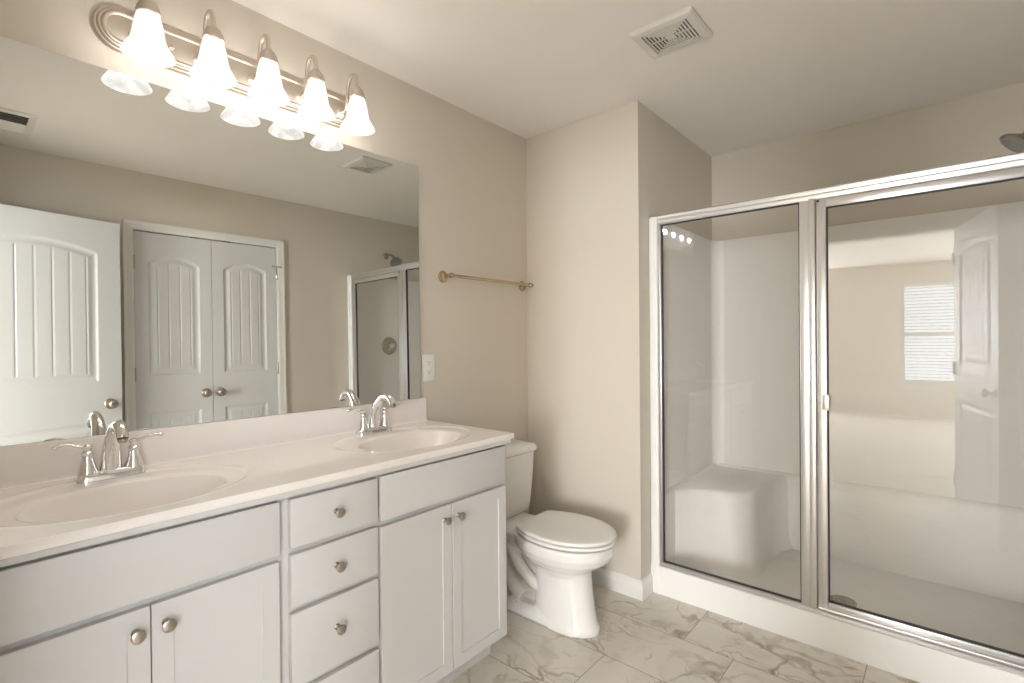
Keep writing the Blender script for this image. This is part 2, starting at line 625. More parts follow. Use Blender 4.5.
def make_door_slab(name, Wd, Hd, T_, stile, lower, upper, planks, parent, m, frame, two_sided=False):
    """frame(u, v, depth) -> world; face at depth 0, back at depth T_"""
    xs = np.arange(0, Wd+1e-9, Wd/round(Wd/0.0045))
    ys = np.arange(0, Hd+1e-9, Hd/round(Hd/0.0065))
    X, Y = np.meshgrid(xs, ys, indexing='ij')
    nx, ny = X.shape
    D = door_relief(X, Y, Wd, stile, lower, upper, planks)
    V1 = frame(X, Y, D).reshape(-1, 3)
    D2 = T_-(D if two_sided else 0*D)
    V2 = frame(X, Y, D2).reshape(-1, 3)
    I = np.arange(nx*ny).reshape(nx, ny)
    F = [np.stack([I[:-1, :-1], I[1:, :-1], I[1:, 1:], I[:-1, 1:]], -1).reshape(-1, 4)]
    J = I+nx*ny
    F.append(np.stack([J[:-1, :-1], J[:-1, 1:], J[1:, 1:], J[1:, :-1]], -1).reshape(-1, 4))
    for a in (I[0, :], I[-1, :], I[:, 0], I[:, -1]):
        F.append(np.stack([a[:-1], a[1:], a[1:]+nx*ny, a[:-1]+nx*ny], -1))
    F = np.concatenate(F)
    me = bpy.data.meshes.new(name)
    me.from_pydata(np.concatenate([V1, V2]).tolist(), [], F.tolist())
    me.materials.append(m)
    b = bmesh.new(); b.from_mesh(me); bmesh.ops.recalc_face_normals(b, faces=b.faces); b.to_mesh(me); b.free()
    for p in me.polygons:
        p.use_smooth = True
    me.set_sharp_from_angle(angle=math.radians(50))
    o = bpy.data.objects.new(name, me)
    C.objects.link(o)
    if parent is not None:
        o.parent = parent
        o.matrix_parent_inverse = parent_world(parent).inverted()
    return o


def knob_bm(base, axis, r=0.028, out=0.055, rose=0.032):
    bm = bmesh.new()
    ax = Vector(axis).normalized()
    u = Vector((0, 0, 1)); v = ax.cross(u)
    fr = (u, v, ax)
    lathe(bm, [(0, 0), (rose, 0), (rose, 0.004), (rose*0.8, 0.009), (0.011, 0.012), (0.010, 0.026), (0.014, 0.031),
               (r*0.85, 0.036), (r, 0.043), (r*0.96, 0.050), (r*0.7, out), (0, out+0.002)], base, fr, 28)
    return bm


def hinge_bm(c, face_dir, zc, hh=0.089):
    bm = bmesh.new()
    x, y = c
    lathe(bm, [(0, -0.004), (0.004, -0.003), (0.007, 0), (0.008, 0.002), (0.008, hh-0.002), (0.007, hh), (0.004, hh+0.003), (0, hh+0.004)], (x, y, zc-hh/2), 'z', 12)
    return bm


# closet double doors (in the right wall, seen in the mirror)
fX = W+0.004
midy = (iy0+iy1)/2
for k, (a, b_) in enumerate(((iy0+0.004, midy-0.0015), (midy+0.0015, iy1-0.004))):
    Wd = b_-a

    def fr(u, v, d, a=a):
        return np.stack([fX+d, a+u, 0.012+v], -1)
    dr = make_door_slab('door_%d' % (k+2), Wd, 2.034, 0.035, 0.078, (0.20, 0.825), (1.075, 1.83), 3, None, M['door'], fr)
    dr['kind'] = 'structure'
    ky = b_-0.045 if k == 0 else a+0.045
    obj('door_knob', knob_bm((fX, ky, 0.948), (-1, 0, 0), 0.026, 0.055), M['nickel'], dr, 60)
    hy = iy0 if k == 0 else iy1
    for hz in (0.25, 1.10, 1.84):
        obj('hinge', hinge_bm((W-0.004, hy), 0, hz), M['nickel'], dr, 40)
    # ball catch at the top of the leaf
    cy = b_-0.10 if k == 0 else a+0.10
    obj('ball_catch', B(fX-0.001, fX+0.02, cy-0.028, cy+0.028, 2.0455, 2.0505), M['dark'], dr)
bm = bmesh.new()
tube(bm, [(W-0.004, iy1-0.03, 1.90), (W-0.022, iy1-0.012, 1.898), (W-0.022, iy1+0.02, 1.898)], 0.004, 8)
lathe(bm, [(0, 0), (0.007, 0), (0.007, 0.006), (0, 0.006)], (W-0.022, iy1+0.02, 1.898), 'y', 12)
lathe(bm, [(0, 0), (0.007, 0), (0.007, 0.006), (0, 0.006)], (W-0.010, iy1-0.035, 1.900), 'y', 12)
obj('hinge_stop', bm, M['nickel'], bpy.data.objects['door_3'], 40)

# entry door leaf, standing open beside the camera
DANG = math.radians(13.0)
hp = np.array([1.889, -1.345])
du = np.array([math.sin(DANG), math.cos(DANG)])          # hinge -> free edge
dn = np.array([math.cos(DANG), -math.sin(DANG)])         # into the leaf, away from the mirror
LW = 0.815


def leaf(u, v, d):
    # u runs from the hinge to the free edge
    return np.stack([hp[0]+du[0]*u+dn[0]*d, hp[1]+0.004+du[1]*u+dn[1]*d, 0.012+v], -1)


d1 = make_door_slab('door_1', LW, 2.032, 0.035, 0.118, (0.20, 0.815), (1.065, 1.83), 6, None, M['door'], leaf, True)
d1['kind'] = 'structure'
kp = leaf(np.array(LW-0.062), np.array(0.925), np.array(0.0))
obj('door_knob', knob_bm(kp, (-dn[0], -dn[1], 0), 0.027, 0.06), M['nickel'], d1, 60)
kp = leaf(np.array(LW-0.062), np.array(0.925), np.array(0.035))
obj('door_knob', knob_bm(kp, (dn[0], dn[1], 0), 0.027, 0.06), M['nickel'], d1, 60)
for hz in (0.25, 1.05, 1.83):
    q = leaf(np.array(-0.006), np.array(0.0), np.array(-0.004))
    obj('hinge', hinge_bm((q[0], q[1]), 0, hz), M['nickel'], d1, 40)
bm = bmesh.new()
q0 = leaf(np.array(LW+0.0005), np.array(0.925), np.array(0.0175))
obj('latch_plate', box(bm, q0[0]-0.011, q0[0]+0.011, q0[1]-0.001, q0[1]+0.001, q0[2]-0.028, q0[2]+0.028), M['nickel'], d1)

# ------------------------------------------------------------------ bedroom window with blinds (mirrored in the shower glass)
yw = BY
bm = bmesh.new()
for (x0, x1, z0, z1) in ((WX0, WX0+0.045, WZ0, WZ1), (WX1-0.045, WX1, WZ0, WZ1), (WX0+0.045, WX1-0.045, WZ0, WZ0+0.05), (WX0+0.045, WX1-0.045, WZ1-0.045, WZ1), (WX0+0.045, WX1-0.045, 1.28, 1.34)):
    box(bm, x0, x1, yw-0.09, yw-0.05, z0, z1, 0.004)
win = struct('window_1', bm, M['trim'])
bm = bmesh.new()
box(bm, WX0-0.06, WX1+0.06, yw, yw+0.05, WZ0-0.025, WZ0, 0.004)
box(bm, WX0-0.04, WX1+0.04, yw, yw+0.018, WZ0-0.09, WZ0-0.025, 0.003)
obj('window_sill', bm, M['trim'], win)
bm = bmesh.new()
box(bm, WX0+0.045, WX1-0.045, yw-0.072, yw-0.068, WZ0+0.05, 1.28)
box(bm, WX0+0.045, WX1-0.045, yw-0.072, yw-0.068, 1.34, WZ1-0.045)
obj('glass_pane', bm, M['glass'], win)
bl = thing('window_blind', 'white slatted horizontal blind hanging in the bedroom window, reflected in the shower door glass', 'window blind', ((WX0+WX1)/2, yw-0.02, WZ0))
obj('headrail', B(WX0+0.004, WX1-0.004, yw-0.045, yw-0.005, WZ1-0.05, WZ1-0.004, 0.003), M['blind'], bl)
bm = bmesh.new()
z = WZ0+0.055
while z < WZ1-0.06:
    a = math.radians(28)
    dy, dz = 0.021*math.cos(a), 0.021*math.sin(a)
    vs = [bm.verts.new(p) for p in ((WX0+0.006, yw-0.025-dy, z-dz), (WX1-0.006, yw-0.025-dy, z-dz), (WX1-0.006, yw-0.025+dy, z+dz), (WX0+0.006, yw-0.025+dy, z+dz))]
    f = bm.faces.new(vs)
    r = bmesh.ops.extrude_face_region(bm, geom=[f])
    for v in [e for e in r['geom'] if isinstance(e, bmesh.types.BMVert)]:
        v.co.z += 0.0025
    z += 0.050
obj('slats', bm, M['blind'], bl)
obj('bottom_rail', B(WX0+0.006, WX1-0.006, yw-0.042, yw-0.008, WZ0+0.012, WZ0+0.03, 0.003), M['blind'], bl)
bm = bmesh.new()
for xx in (WX0+0.16, (WX0+WX1)/2, WX1-0.16):
    tube(bm, [(xx, yw-0.003, WZ0+0.02), (xx, yw-0.003, WZ1-0.03)], 0.0012, 6)
    tube(bm, [(xx, yw-0.047, WZ0+0.02), (xx, yw-0.047, WZ1-0.03)], 0.0012, 6)
obj('ladder_cord', bm, M['blind'], bl)

# ------------------------------------------------------------------ vanity
VX = 0.517          # face frame front
VY0, VY1 = YB+0.002, 0.200
VZ0, VZ1 = 0.118, TOP-0.022
van = thing('vanity_cabinet', 'long white shaker bathroom vanity with four drawers between two pairs of doors', 'vanity', (0.27, (VY0+VY1)/2, 0))
bm = bmesh.new()
box(bm, 0.004, VX-0.018, VY1-0.016, VY1, VZ0, VZ1)                 # right side
box(bm, 0.004, 0.401, VY1-0.016, VY1-0.004, 0.0, VZ0)                    # its foot behind the toe kick
box(bm, 0.004, VX-0.018, VY0, VY0+0.016, 0, VZ1)
box(bm, 0.004, VX-0.018, VY0+0.016, VY1-0.016, VZ0, VZ0+0.016)    # bottom
box(bm, 0.004, 0.012, VY0+0.016, VY1-0.016, VZ0+0.016, VZ1)       # back
obj('cabinet_body', bm, M['cabinet'], van)
bm = bmesh.new()                                                   # face frame
ys = [VY0, -1.262+0.02, -0.708, -0.672, -0.418, -0.396, VY1-0.025, VY1]
for a, b_ in ((VY0, -1.235), (-0.712, -0.668), (-0.412, -0.385), (0.158, VY1)):
    box(bm, VX-0.018, VX, a, b_, VZ0, VZ1, 0.0008, 1)
for a, b_ in ((-1.235, -0.712), (-0.668, -0.412), (-0.385, 0.158)):
    box(bm, VX-0.018, VX-0.0003, a, b_, 0.845, VZ1)
    box(bm, VX-0.018, VX-0.0003, a, b_, VZ0, VZ0+0.035)
    box(bm, VX-0.018, VX-0.0003, a, b_, 0.700, 0.745)
for zc in (0.566, 0.352):
    box(bm, VX-0.018, VX-0.0003, -0.668, -0.412, zc-0.02, zc+0.02)
obj('face_frame', bm, M['cabinet'], van)
obj('shaded_skirt', B(VX, 0.545, VY0, VY1-0.001, TOP-0.036, TOP-0.0225, 0.001, 1), M['cabinet'], van)  # skirt under the counter lip; cabinet colour stands in for its shade
bm = bmesh.new()
box(bm, 0.401, 0.416, VY0, VY1-0.004, 0.0, VZ0)
pr = [(0, 0), (0.014, 0), (0.0135, 0.006), (0.010, 0.011), (0.005, 0.016), (0, 0.018)]
extrude_profile(bm, [(0, 0), (0.013, 0), (0.013, 0.036), (0.010, 0.040), (0.006, 0.044), (0, 0.046)], (0.416, VY0, 0), (0.416, VY1-0.004, 0), (1, 0, 0))
obj('toe_kick', bm, M['cabinet'], van)


def slab_front(name, y0, y1, z0, z1):
    bm = B(VX+0.0005, VX+0.0195, y0, y1, z0, z1, 0.0022, 2)
    return obj(name, bm, M['cabinet'], van, 40)


def shaker(y0, y1, z0, z1, st=0.057):
    bm = bmesh.new()
    x0, x1 = VX+0.0005, VX+0.0195
    # frame with recessed panel made by inset of the front face
    box(bm, x0, x1, y0, y1, z0, z1, 0.002, 2)
    f = max((f for f in bm.faces if f.normal.x > 0.9), key=lambda f: f.calc_area())
    bmesh.ops.inset_region(bm, faces=[f], thickness=st-0.002, depth=0)
    r = bmesh.ops.inset_region(bm, faces=[f], thickness=0.002, depth=-0.0045)
    return obj('door', bm, M['cabinet'], van)


def cabinet_knob(parent, y, z):
    bm = bmesh.new()
    lathe(bm, [(0, 0), (0.0085, 0), (0.0085, 0.002), (0.006, 0.004), (0.005, 0.012), (0.006, 0.017), (0.0118, 0.020), (0.0138, 0.0235),
               (0.0135, 0.0265), (0.010, 0.0285), (0, 0.0295)], (VX+0.0195, y, z), 'x', 24)
    return obj('knob', bm, M['nickel'], parent, 50)


G = 0.0015
MY = -0.545
slab_front('false_front', -1.255, -0.703, 0.725, 0.862)
slab_front('false_front', -0.396, 0.176, 0.725, 0.862)
for (z0, z1, kz) in ((0.731, 0.860, 0.797), (0.573, 0.713, 0.645), (0.360, 0.557, 0.471), (0.125, 0.343, 0.236)):
    dfr = slab_front('drawer', -0.675, -0.407, z0, z1)
    if z1 > 0.2:
        cabinet_knob(dfr, -0.545, kz)
for (a, b_, ky) in ((-1.257, -0.983, -1.010), (-0.981, -0.705, -0.955), (-0.397, -0.107, -0.143), (-0.104, 0.176, -0.079)):
    dd = shaker(a, b_, 0.124, 0.708)
    cabinet_knob(dd, ky, 0.661)

# ---- countertop with two bowls
CXF = 0.548
ct = thing('vanity_countertop', 'off-white cultured marble vanity top with two oval integral sinks', 'countertop', (0.27, -0.57, TOP))
SK = [(-0.965, 0.305), (-0.105, 0.305)]


def top_fn(X, Y):
    Z = np.full_like(X, TOP)
    for (sy, sx) in SK:
        e = np.sqrt(((Y-sy)/0.278)**2+((X-sx+0.020)/0.205)**2)     # outer oval
        Z = Z-0.0042*(1/(1+np.exp((e-0.98)/0.014)))          # shallow dish inside the oval rim
        Z = Z+0.0010*np.exp(-((e-1.02)/0.03)**2)
        i = np.sqrt(((Y-sy)/0.208)**2+((X-sx-0.012)/0.150)**2)
        bowl = np.clip(1-np.clip(i, 0, 1)**2.6, 0, 1)
        Z = Z-0.118*bowl
        Z = Z-0.006*np.exp(-(i/1.03)**12)                     # softened lip
    return np.stack([X, Y, Z], -1)


NX, NY = 150, 420
XS = np.linspace(0.003, CXF-0.003, NX)
YS_ = np.linspace(YB+0.002, 0.211, NY)
slab = grid_mesh('counter_slab', XS, YS_, top_fn, M['counter'], ct)
bm = bmesh.new()
# rounded front and right edges
LIP = [(0, 0), (0.002, -0.0003), (0.003, -0.0013), (0.003, -0.0205), (0.002, -0.0218), (-0.02, -0.022)]
path = [Vector((CXF-0.003, YB+0.002, TOP)), Vector((CXF-0.003, 0.211, TOP)), Vector((0.003, 0.211, TOP))]
outs = [Vector((1, 0, 0)), Vector((1, 1, 0)), Vector((0, 1, 0))]
rg = [[bm.verts.new(p+o_*a+Vector((0, 0, 1))*z) for a, z in LIP] for p, o_ in zip(path, outs)]
for a, b_ in zip(rg[:-1], rg[1:]):
    for i in range(len(LIP)-1):
        bm.faces.new((a[i], a[i+1], b_[i+1], b_[i]))
obj('counter_edge', bm, M['counter'], ct, 50)
bm = bmesh.new()
prof = [(0.002, 0.0), (0.030, 0.0), (0.0255, 0.0025), (0.0232, 0.008), (0.022, 0.015), (0.022, 0.101), (0.020, 0.1045), (0.017, 0.106), (0.002, 0.106)]
extrude_profile(bm, prof, (0, YB+0.003, TOP-0.0005), (0, 0.208, TOP-0.0005), (1, 0, 0))
obj('backsplash', bm, M['counter'], ct, 30)
for (sy, sx) in SK:
    bm = bmesh.new()
    lathe(bm, [(0, 0.0), (0.012, 0.0005), (0.0155, 0.0), (0.0225, 0.0035), (0.024, 0.002), (0.024, -0.002), (0, -0.002)], (sx+0.012, sy, TOP-0.1265), 'z', 28)
    dn_ = obj('sink_drain', bm, M['chrome'], ct, 50)

# ---- mirror: rests on the backsplash and leans very slightly
ma, mb, md = -0.0099, 0.0075, 0.0215


def mirx(y, z):
    return md-ma*y-mb*(z-1.5)


bm = bmesh.new()
my0, my1, mz0, mz1 = YB+0.012, 0.1725, 1.0145, 2.066
fv = [bm.verts.new((mirx(y, z), y, z)) for y, z in ((my0, mz0), (my1, mz0), (my1, mz1), (my0, mz1))]
ff = bm.faces.new(fv)
r = bmesh.ops.extrude_face_region(bm, geom=[ff])
for v in [e for e in r['geom'] if isinstance(e, bmesh.types.BMVert)]:
    v.co.x -= 0.005
bmesh.ops.recalc_face_normals(bm, faces=bm.faces)
for f in bm.faces:
    f.material_index = 0 if f.normal.x > 0.9 else 1
mir = obj('mirror', bm, [M['mirror'], M['alu']])
tag(mir, 'large frameless wall mirror above the double vanity', 'mirror')


# ------------------------------------------------------------------ faucets
def faucet(yc, label):
    x0 = 0.082
    zb = TOP-0.001
    t = thing('faucet', label, 'faucet', (x0, yc, zb), 0, 'chrome faucets on the vanity top')
    bm = bmesh.new()
    # base plate: long rounded deck plate, sides sloping in
    rings = []
    for (hx, hy, z) in ((0.028, 0.078, -0.005), (0.028, 0.078, 0.006), (0.025, 0.074, 0.013), (0.020, 0.068, 0.020), (0.017, 0.064, 0.022)):
        ring = []
        for i in range(40):
            a = 2*PI*i/40
            c, s = math.cos(a), math.sin(a)
            ring.append(bm.verts.new((x0+hx*math.copysign(abs(c)**0.55, c), yc+hy*math.copysign(abs(s)**0.45, s), zb+z)))
        rings.append(ring)
    bridge(bm, rings)
    obj('base_plate', bm, M['chrome'], t, 50)
    # spout: swept, broad at the root, arching over the bowl
    ctrl = [(x0-0.006, 0.015, 0.0270), (x0-0.002, 0.045, 0.0240), (x0+0.008, 0.082, 0.0205), (x0+0.028, 0.116, 0.0175), (x0+0.056, 0.142, 0.0155),
            (x0+0.086, 0.149, 0.0145), (x0+0.110, 0.142, 0.0140), (x0+0.123, 0.128, 0.0138), (x0+0.127, 0.119, 0.0140)]
    sp = spline(ctrl, 5)
    bm = bmesh.new()
    tube(bm, [(p[0], yc, zb+p[1]) for p in sp], [p[2] for p in sp], 22)
    s = obj('spout', bm, M['chrome'], t, 50)
    bm = bmesh.new()
    q = sp[-1]
    lathe(bm, [(0, -0.004), (0.010, -0.004), (0.0115, 0), (0.0115, 0.006), (0, 0.006)], (q[0]+0.0003, yc, zb+q[1]-0.006), 'z', 20)
    obj('aerator', bm, M['nickel'], s, 50)
    for sgn in (-1, 1):
        yh = yc+sgn*0.051
        bm = bmesh.new()
        lathe(bm, [(0, 0.018), (0.0235, 0.018), (0.0225, 0.024), (0.019, 0.036), (0.0155, 0.048), (0.0130, 0.060), (0.0120, 0.068), (0.0135, 0.0705), (0.0135, 0.074),
                   (0.010, 0.077), (0.0085, 0.080), (0.0105, 0.084), (0.0125, 0.088), (0.011, 0.093), (0.0065, 0.0965), (0, 0.098)], (x0, yh, zb), 'z', 26)
        h = obj('handle', bm, M['chrome'], t, 40)
        bm = bmesh.new()
        lv = spline([(0.0, 0.086, 0.0075), (0.018, 0.092, 0.0060), (0.036, 0.099, 0.0050), (0.052, 0.1005, 0.0055), (0.066, 0.098, 0.0062), (0.072, 0.0970, 0.004)], 5)
        tube(bm, [(x0+0.004*p[0]/0.08, yh+sgn*p[0], zb+p[1]) for p in lv], [p[2] for p in lv], 14, flat=(1.15, 0.75))
        obj('lever', bm, M['chrome'], h, 50)
    return t


faucet(-0.962, 'chrome two-handle faucet at the sink nearest the camera, above the left pair of doors')
faucet(-0.113, 'chrome two-handle faucet at the far sink, near the wall outlet and toilet')

# ------------------------------------------------------------------ vanity light
FY = -0.538
FZ = 2.195
lt = thing('vanity_light', 'long oval brushed nickel vanity light with five lit bell shades above the mirror', 'wall light', (0, FY, FZ))


def stadium(hl, hh, n=16):
    pts = []
    for i in range(n+1):
        a = -PI/2+PI*i/n
        pts.append((hl-hh+hh*math.cos(a), hh*math.sin(a)))
    for i in range(n+1):
        a = PI/2+PI*i/n
        pts.append((-(hl-hh)+hh*math.cos(a), hh*math.sin(a)))
    return pts


bm = bmesh.new()
rings = []
for (d, x) in ((0, 0.001), (0, 0.008), (0.003, 0.012), (0.007, 0.012), (0.009, 0.016), (0.012, 0.018), (0.016, 0.018), (0.018, 0.022), (0.022, 0.024), (0.027, 0.023), (0.030, 0.021)):
    rings.append([bm.verts.new((x, FY+a, FZ+b_)) for a, b_ in stadium(0.442-d, 0.066-d)])
bridge(bm, rings)
obj('back_plate', bm, M['plate'], lt, 30)
LY = [-0.877, -0.7095, -0.542, -0.3745, -0.207]
SX = 0.131
for i, y in enumerate(LY):
    bm = bmesh.new()
    lathe(bm, [(0, 0), (0.022, 0), (0.022, 0.004), (0.017, 0.008), (0.011, 0.011), (0.009, 0.02), (0, 0.02)], (0.0205, y, FZ-0.012), 'x', 24)
    arm = spline([(0.035, FZ-0.012), (0.050, FZ-0.004), (0.058, FZ+0.022), (0.064, FZ+0.070), (0.078, FZ+0.103), (0.102, FZ+0.113), (0.124, FZ+0.096), (SX, FZ+0.050)], 6)
    tube(bm, [(p[0], y, p[1]) for p in arm], 0.0068, 14)
    ao = obj('arm', bm, M['plate'], lt, 50)
    bm = bmesh.new()
    lathe(bm, [(0, 0.052), (0.009, 0.052), (0.010, 0.046), (0.016, 0.041), (0.0205, 0.035), (0.0205, 0.030), (0.024, 0.028), (0.024, 0.022), (0.0275, 0.020),
               (0.0275, 0.012), (0.030, 0.010), (0.030, 0.004), (0.028, 0.001), (0, 0.001)], (SX, y, FZ+0.008), 'z', 32)
    obj('socket_cup', bm, M['plate'], lt, 30)
    bm = bmesh.new()
    zr = 2.090
    po = [(0.0270, 0.116), (0.0300, 0.108), (0.0335, 0.094), (0.0365, 0.078), (0.0395, 0.060), (0.0425, 0.044), (0.0455, 0.034), (0.0525, 0.022), (0.0595, 0.010), (0.0640, 0.001), (0.0650, -0.0005)]
    pi = [(0.0635, -0.001), (0.0580, 0.009), (0.0505, 0.0215), (0.0430, 0.034), (0.0400, 0.044), (0.0370, 0.060), (0.0340, 0.078), (0.0310, 0.094), (0.0275, 0.108), (0.0245, 0.116)]
    rgs = po+pi+[po[0]]
    lathe(bm, rgs, (SX, y, zr), 'z', 40, cap=False)
    bmesh.ops.remove_doubles(bm, verts=bm.verts, dist=1e-6)
    obj('lamp_shade', bm, M['shade'], lt, 'all')
    bm = bmesh.new()
    lathe(bm, [(0, 0.062), (0.010, 0.065), (0.017, 0.074), (0.018, 0.084), (0.014, 0.096), (0.011, 0.104), (0.011, 0.116), (0, 0.116)], (SX, y, zr), 'z', 20)
    obj('bulb', bm, M['bulb'], lt, 'all')
    l = bpy.data.lights.new('bulb_light', 'POINT')
    l.energy = LAMP_W
    l.color = (1.0, 0.955, 0.905)
    l.shadow_soft_size = 0.022
    lo = bpy.data.objects.new('bulb_light', l)
    C.objects.link(lo)
    lo.location = (SX, y, zr+0.042)
    lo.parent = lt
    lo.matrix_parent_inverse = parent_world(lt).inverted()
for yy in (-0.79, -0.285):
    bm = bmesh.new()
    lathe(bm, [(0, 0), (0.006, 0), (0.006, 0.004), (0.004, 0.006), (0.006, 0.009), (0.004, 0.013), (0, 0.014)], (0.021, yy, FZ-0.004), 'x', 14)
    obj('finial_nut', bm, M['plate'], lt, 40)

# ------------------------------------------------------------------ towel bar
tb = thing('towel_bar', 'brushed metal towel bar mounted on the wall between mirror and corner', 'towel bar', (0, 0.62, 1.583))
TZ = 1.583
for yy in (0.334, 0.934):
    bm = bmesh.new()
    lathe(bm, [(0, 0), (0.029, 0), (0.029, 0.003), (0.026, 0.006), (0.020, 0.008), (0.012, 0.012), (0.0085, 0.018), (0.0075, 0.035), (0.0085, 0.048), (0.012, 0.054), (0.0135, 0.062),
               (0.012, 0.070), (0.007, 0.075), (0, 0.076)], (0.001, yy, TZ), 'x', 28)
    obj('post', bm, M['bronze'], tb, 50)
bm = bmesh.new()
lathe(bm, [(0, -0.028), (0.006, -0.026), (0.0085, -0.018), (0.006, -0.010), (0.0078, 0), (0.0078, 0.600), (0.006, 0.607), (0.0085, 0.615), (0.006, 0.623), (0, 0.625)], (0.063, 0.334, TZ), 'y', 16)
obj('bar', bm, M['bronze'], tb, 50)

# ------------------------------------------------------------------ outlet
ou = thing('wall_outlet', 'white duplex outlet plate on the wall right of the mirror', 'outlet', (0, 0.238, 1.148))
obj('cover_plate', B(0.0005, 0.006, 0.201, 0.275, 1.085, 1.211, 0.003, 3), M['plastic'], ou, 40)
for dz in (-0.0215, 0.0215):
    bm = bmesh.new()
    rr = [[bm.verts.new((0.006+xx, 0.238+(0.0165-d)*math.copysign(abs(math.cos(a))**0.5, math.cos(a)), 1.148+dz+(0.0145-d)*math.copysign(abs(math.sin(a))**0.7, math.sin(a)))) for a in [2*PI*i/32 for i in range(32)]]
          for xx, d in ((-0.001, 0), (0.001, 0), (0.0018, 0.001))]
    bridge(bm, rr)
    rec = obj('receptacle', bm, M['plastic'], ou, 40)
    bm = bmesh.new()
    for oy in (-0.0065, 0.0065):
        box(bm, 0.0076, 0.0082, 0.238+oy-0.0012, 0.238+oy+0.0012, 1.148+dz-0.001, 1.148+dz+0.0075)
    lathe(bm, [(0, 0), (0.0025, 0), (0.0025, 0.0006), (0, 0.0006)], (0.0076, 0.238, 1.148+dz-0.007), 'x', 12)
    obj('slot', bm, M['dark'], rec)
bm = bmesh.new()
lathe(bm, [(0, 0), (0.003, 0), (0.0025, 0.001), (0, 0.0012)], (0.006, 0.238, 1.148), 'x', 12)
obj('screw', bm, M['plastic'], ou)

# ------------------------------------------------------------------ toilet (tank against the left wall, bowl pointing +x)
TY = 0.580
toi = thing('toilet', 'white two-piece toilet with closed lid between the vanity and the wall corner', 'toilet', (0.4, TY, 0))


def egg(xb, xf, hw, z, n=48, sharp=0.0, xm=None, p=2.0, zf=None):
    """closed outline: back at xb, front tip xf, widest at xm; returns points"""
    if xm is None:
        xm = xb+(xf-xb)*0.42
    pts = []
    for i in range(n):
        a = 2*PI*i/n
        c, s = math.cos(a), math.sin(a)
        x = xm+(xf-xm)*math.copysign(abs(c)**(2/p), c) if c > 0 else xm+(xm-xb)*math.copysign(abs(c)**(2/(p+0.8)), c)
        y = hw*math.copysign(abs(s)**(2/(p if c > 0 else p+0.5)), s)
        pts.append(Vector((x, TY+y, z if zf is None else z+zf*(x-xb))))
    return pts


def loft(bm, sections):
    rings = [[bm.verts.new(p) for p in s] for s in sections]
    bridge(bm, rings)


bm = bmesh.new()
# front pedestal and bowl as one loft
loft(bm, [egg(0.375, 0.702, 0.096, 0.000, xm=0.55), egg(0.375, 0.702, 0.096, 0.022, xm=0.55), egg(0.382, 0.692, 0.092, 0.036, xm=0.55), egg(0.388, 0.676, 0.090, 0.09, xm=0.53, p=2.2),
          egg(0.392, 0.662, 0.088, 0.18, xm=0.53, p=2.2), egg(0.390, 0.658, 0.088, 0.235, xm=0.53, p=2.2), egg(0.375, 0.665, 0.106, 0.262, xm=0.53),
          egg(0.345, 0.705, 0.136, 0.290, xm=0.53), egg(0.318, 0.742, 0.160, 0.318, xm=0.54), egg(0.300, 0.762, 0.174, 0.350, xm=0.545), egg(0.295, 0.768, 0.178, 0.385, xm=0.545), egg(0.300, 0.763, 0.174, 0.392, xm=0.545)])
# long foot running back to the wall
loft(bm, [egg(0.075, 0.64, 0.094, 0.000, xm=0.36, p=3), egg(0.075, 0.64, 0.094, 0.035, xm=0.36, p=3), egg(0.080, 0.60, 0.086, 0.052, xm=0.36, p=3), egg(0.10, 0.56, 0.080, 0.062, xm=0.34, p=3)])
# deck under the tank
loft(bm, [egg(0.10, 0.42, 0.060, 0.275, xm=0.24, p=3), egg(0.06, 0.44, 0.095, 0.315, xm=0.24, p=3), egg(0.035, 0.46, 0.122, 0.350, xm=0.24, p=3), egg(0.03, 0.46, 0.132, 0.380, xm=0.24, p=3), egg(0.035, 0.45, 0.128, 0.388, xm=0.24, p=3)])
# trapway: S bend bulging at both sides
for s in (-1, 1):
    tp = spline([(0.16, 0.060, 0.335, 0.030), (0.22, 0.066, 0.318, 0.030), (0.280, 0.068, 0.275, 0.029), (0.330, 0.066, 0.215, 0.028), (0.385, 0.060, 0.165, 0.028), (0.43, 0.05, 0.15, 0.028)], 6)
    tube(bm, [(p[0], TY+s*p[1], p[2]) for p in tp], [p[3] for p in tp], 16)
    tp = spline([(0.225, 0.040, 0.270, 0.026), (0.205, 0.044, 0.215, 0.030), (0.225, 0.044, 0.160, 0.036), (0.275, 0.042, 0.110, 0.044), (0.32, 0.040, 0.070, 0.040)], 6)
    tube(bm, [(p[0], TY+s*p[1], p[2]) for p in tp], [p[3] for p in tp], 16)
# core filling between the two sides
loft(bm, [egg(0.20, 0.50, 0.036, 0.03, xm=0.35, p=3), egg(0.20, 0.50, 0.026, 0.18, xm=0.35, p=3), egg(0.18, 0.50, 0.036, 0.30, xm=0.35, p=3)])
bowl = obj('bowl', bm, M['china'], toi, 'all')
rm = bowl.modifiers.new('merge', 'REMESH')
rm.mode = 'VOXEL'; rm.voxel_size = 0.005; rm.use_smooth_shade = True
sm = bowl.modifiers.new('smooth', 'SMOOTH'); sm.factor = 0.5; sm.iterations = 2


def lid_outline(xb, xf, hw, z, n=64):
    """egg with a straight cut back edge"""
    xm = xb+(xf-xb)*0.46
    back = (xm-xb)/0.74
    pts = []
    for i in range(n):
        a = 2*PI*i/n
        c, s_ = math.cos(a), math.sin(a)
        x = xm+(xf-xm)*c if c > 0 else max(xm+back*c, xb)
        pts.append(Vector((x, TY+hw*s_, z)))
    return pts


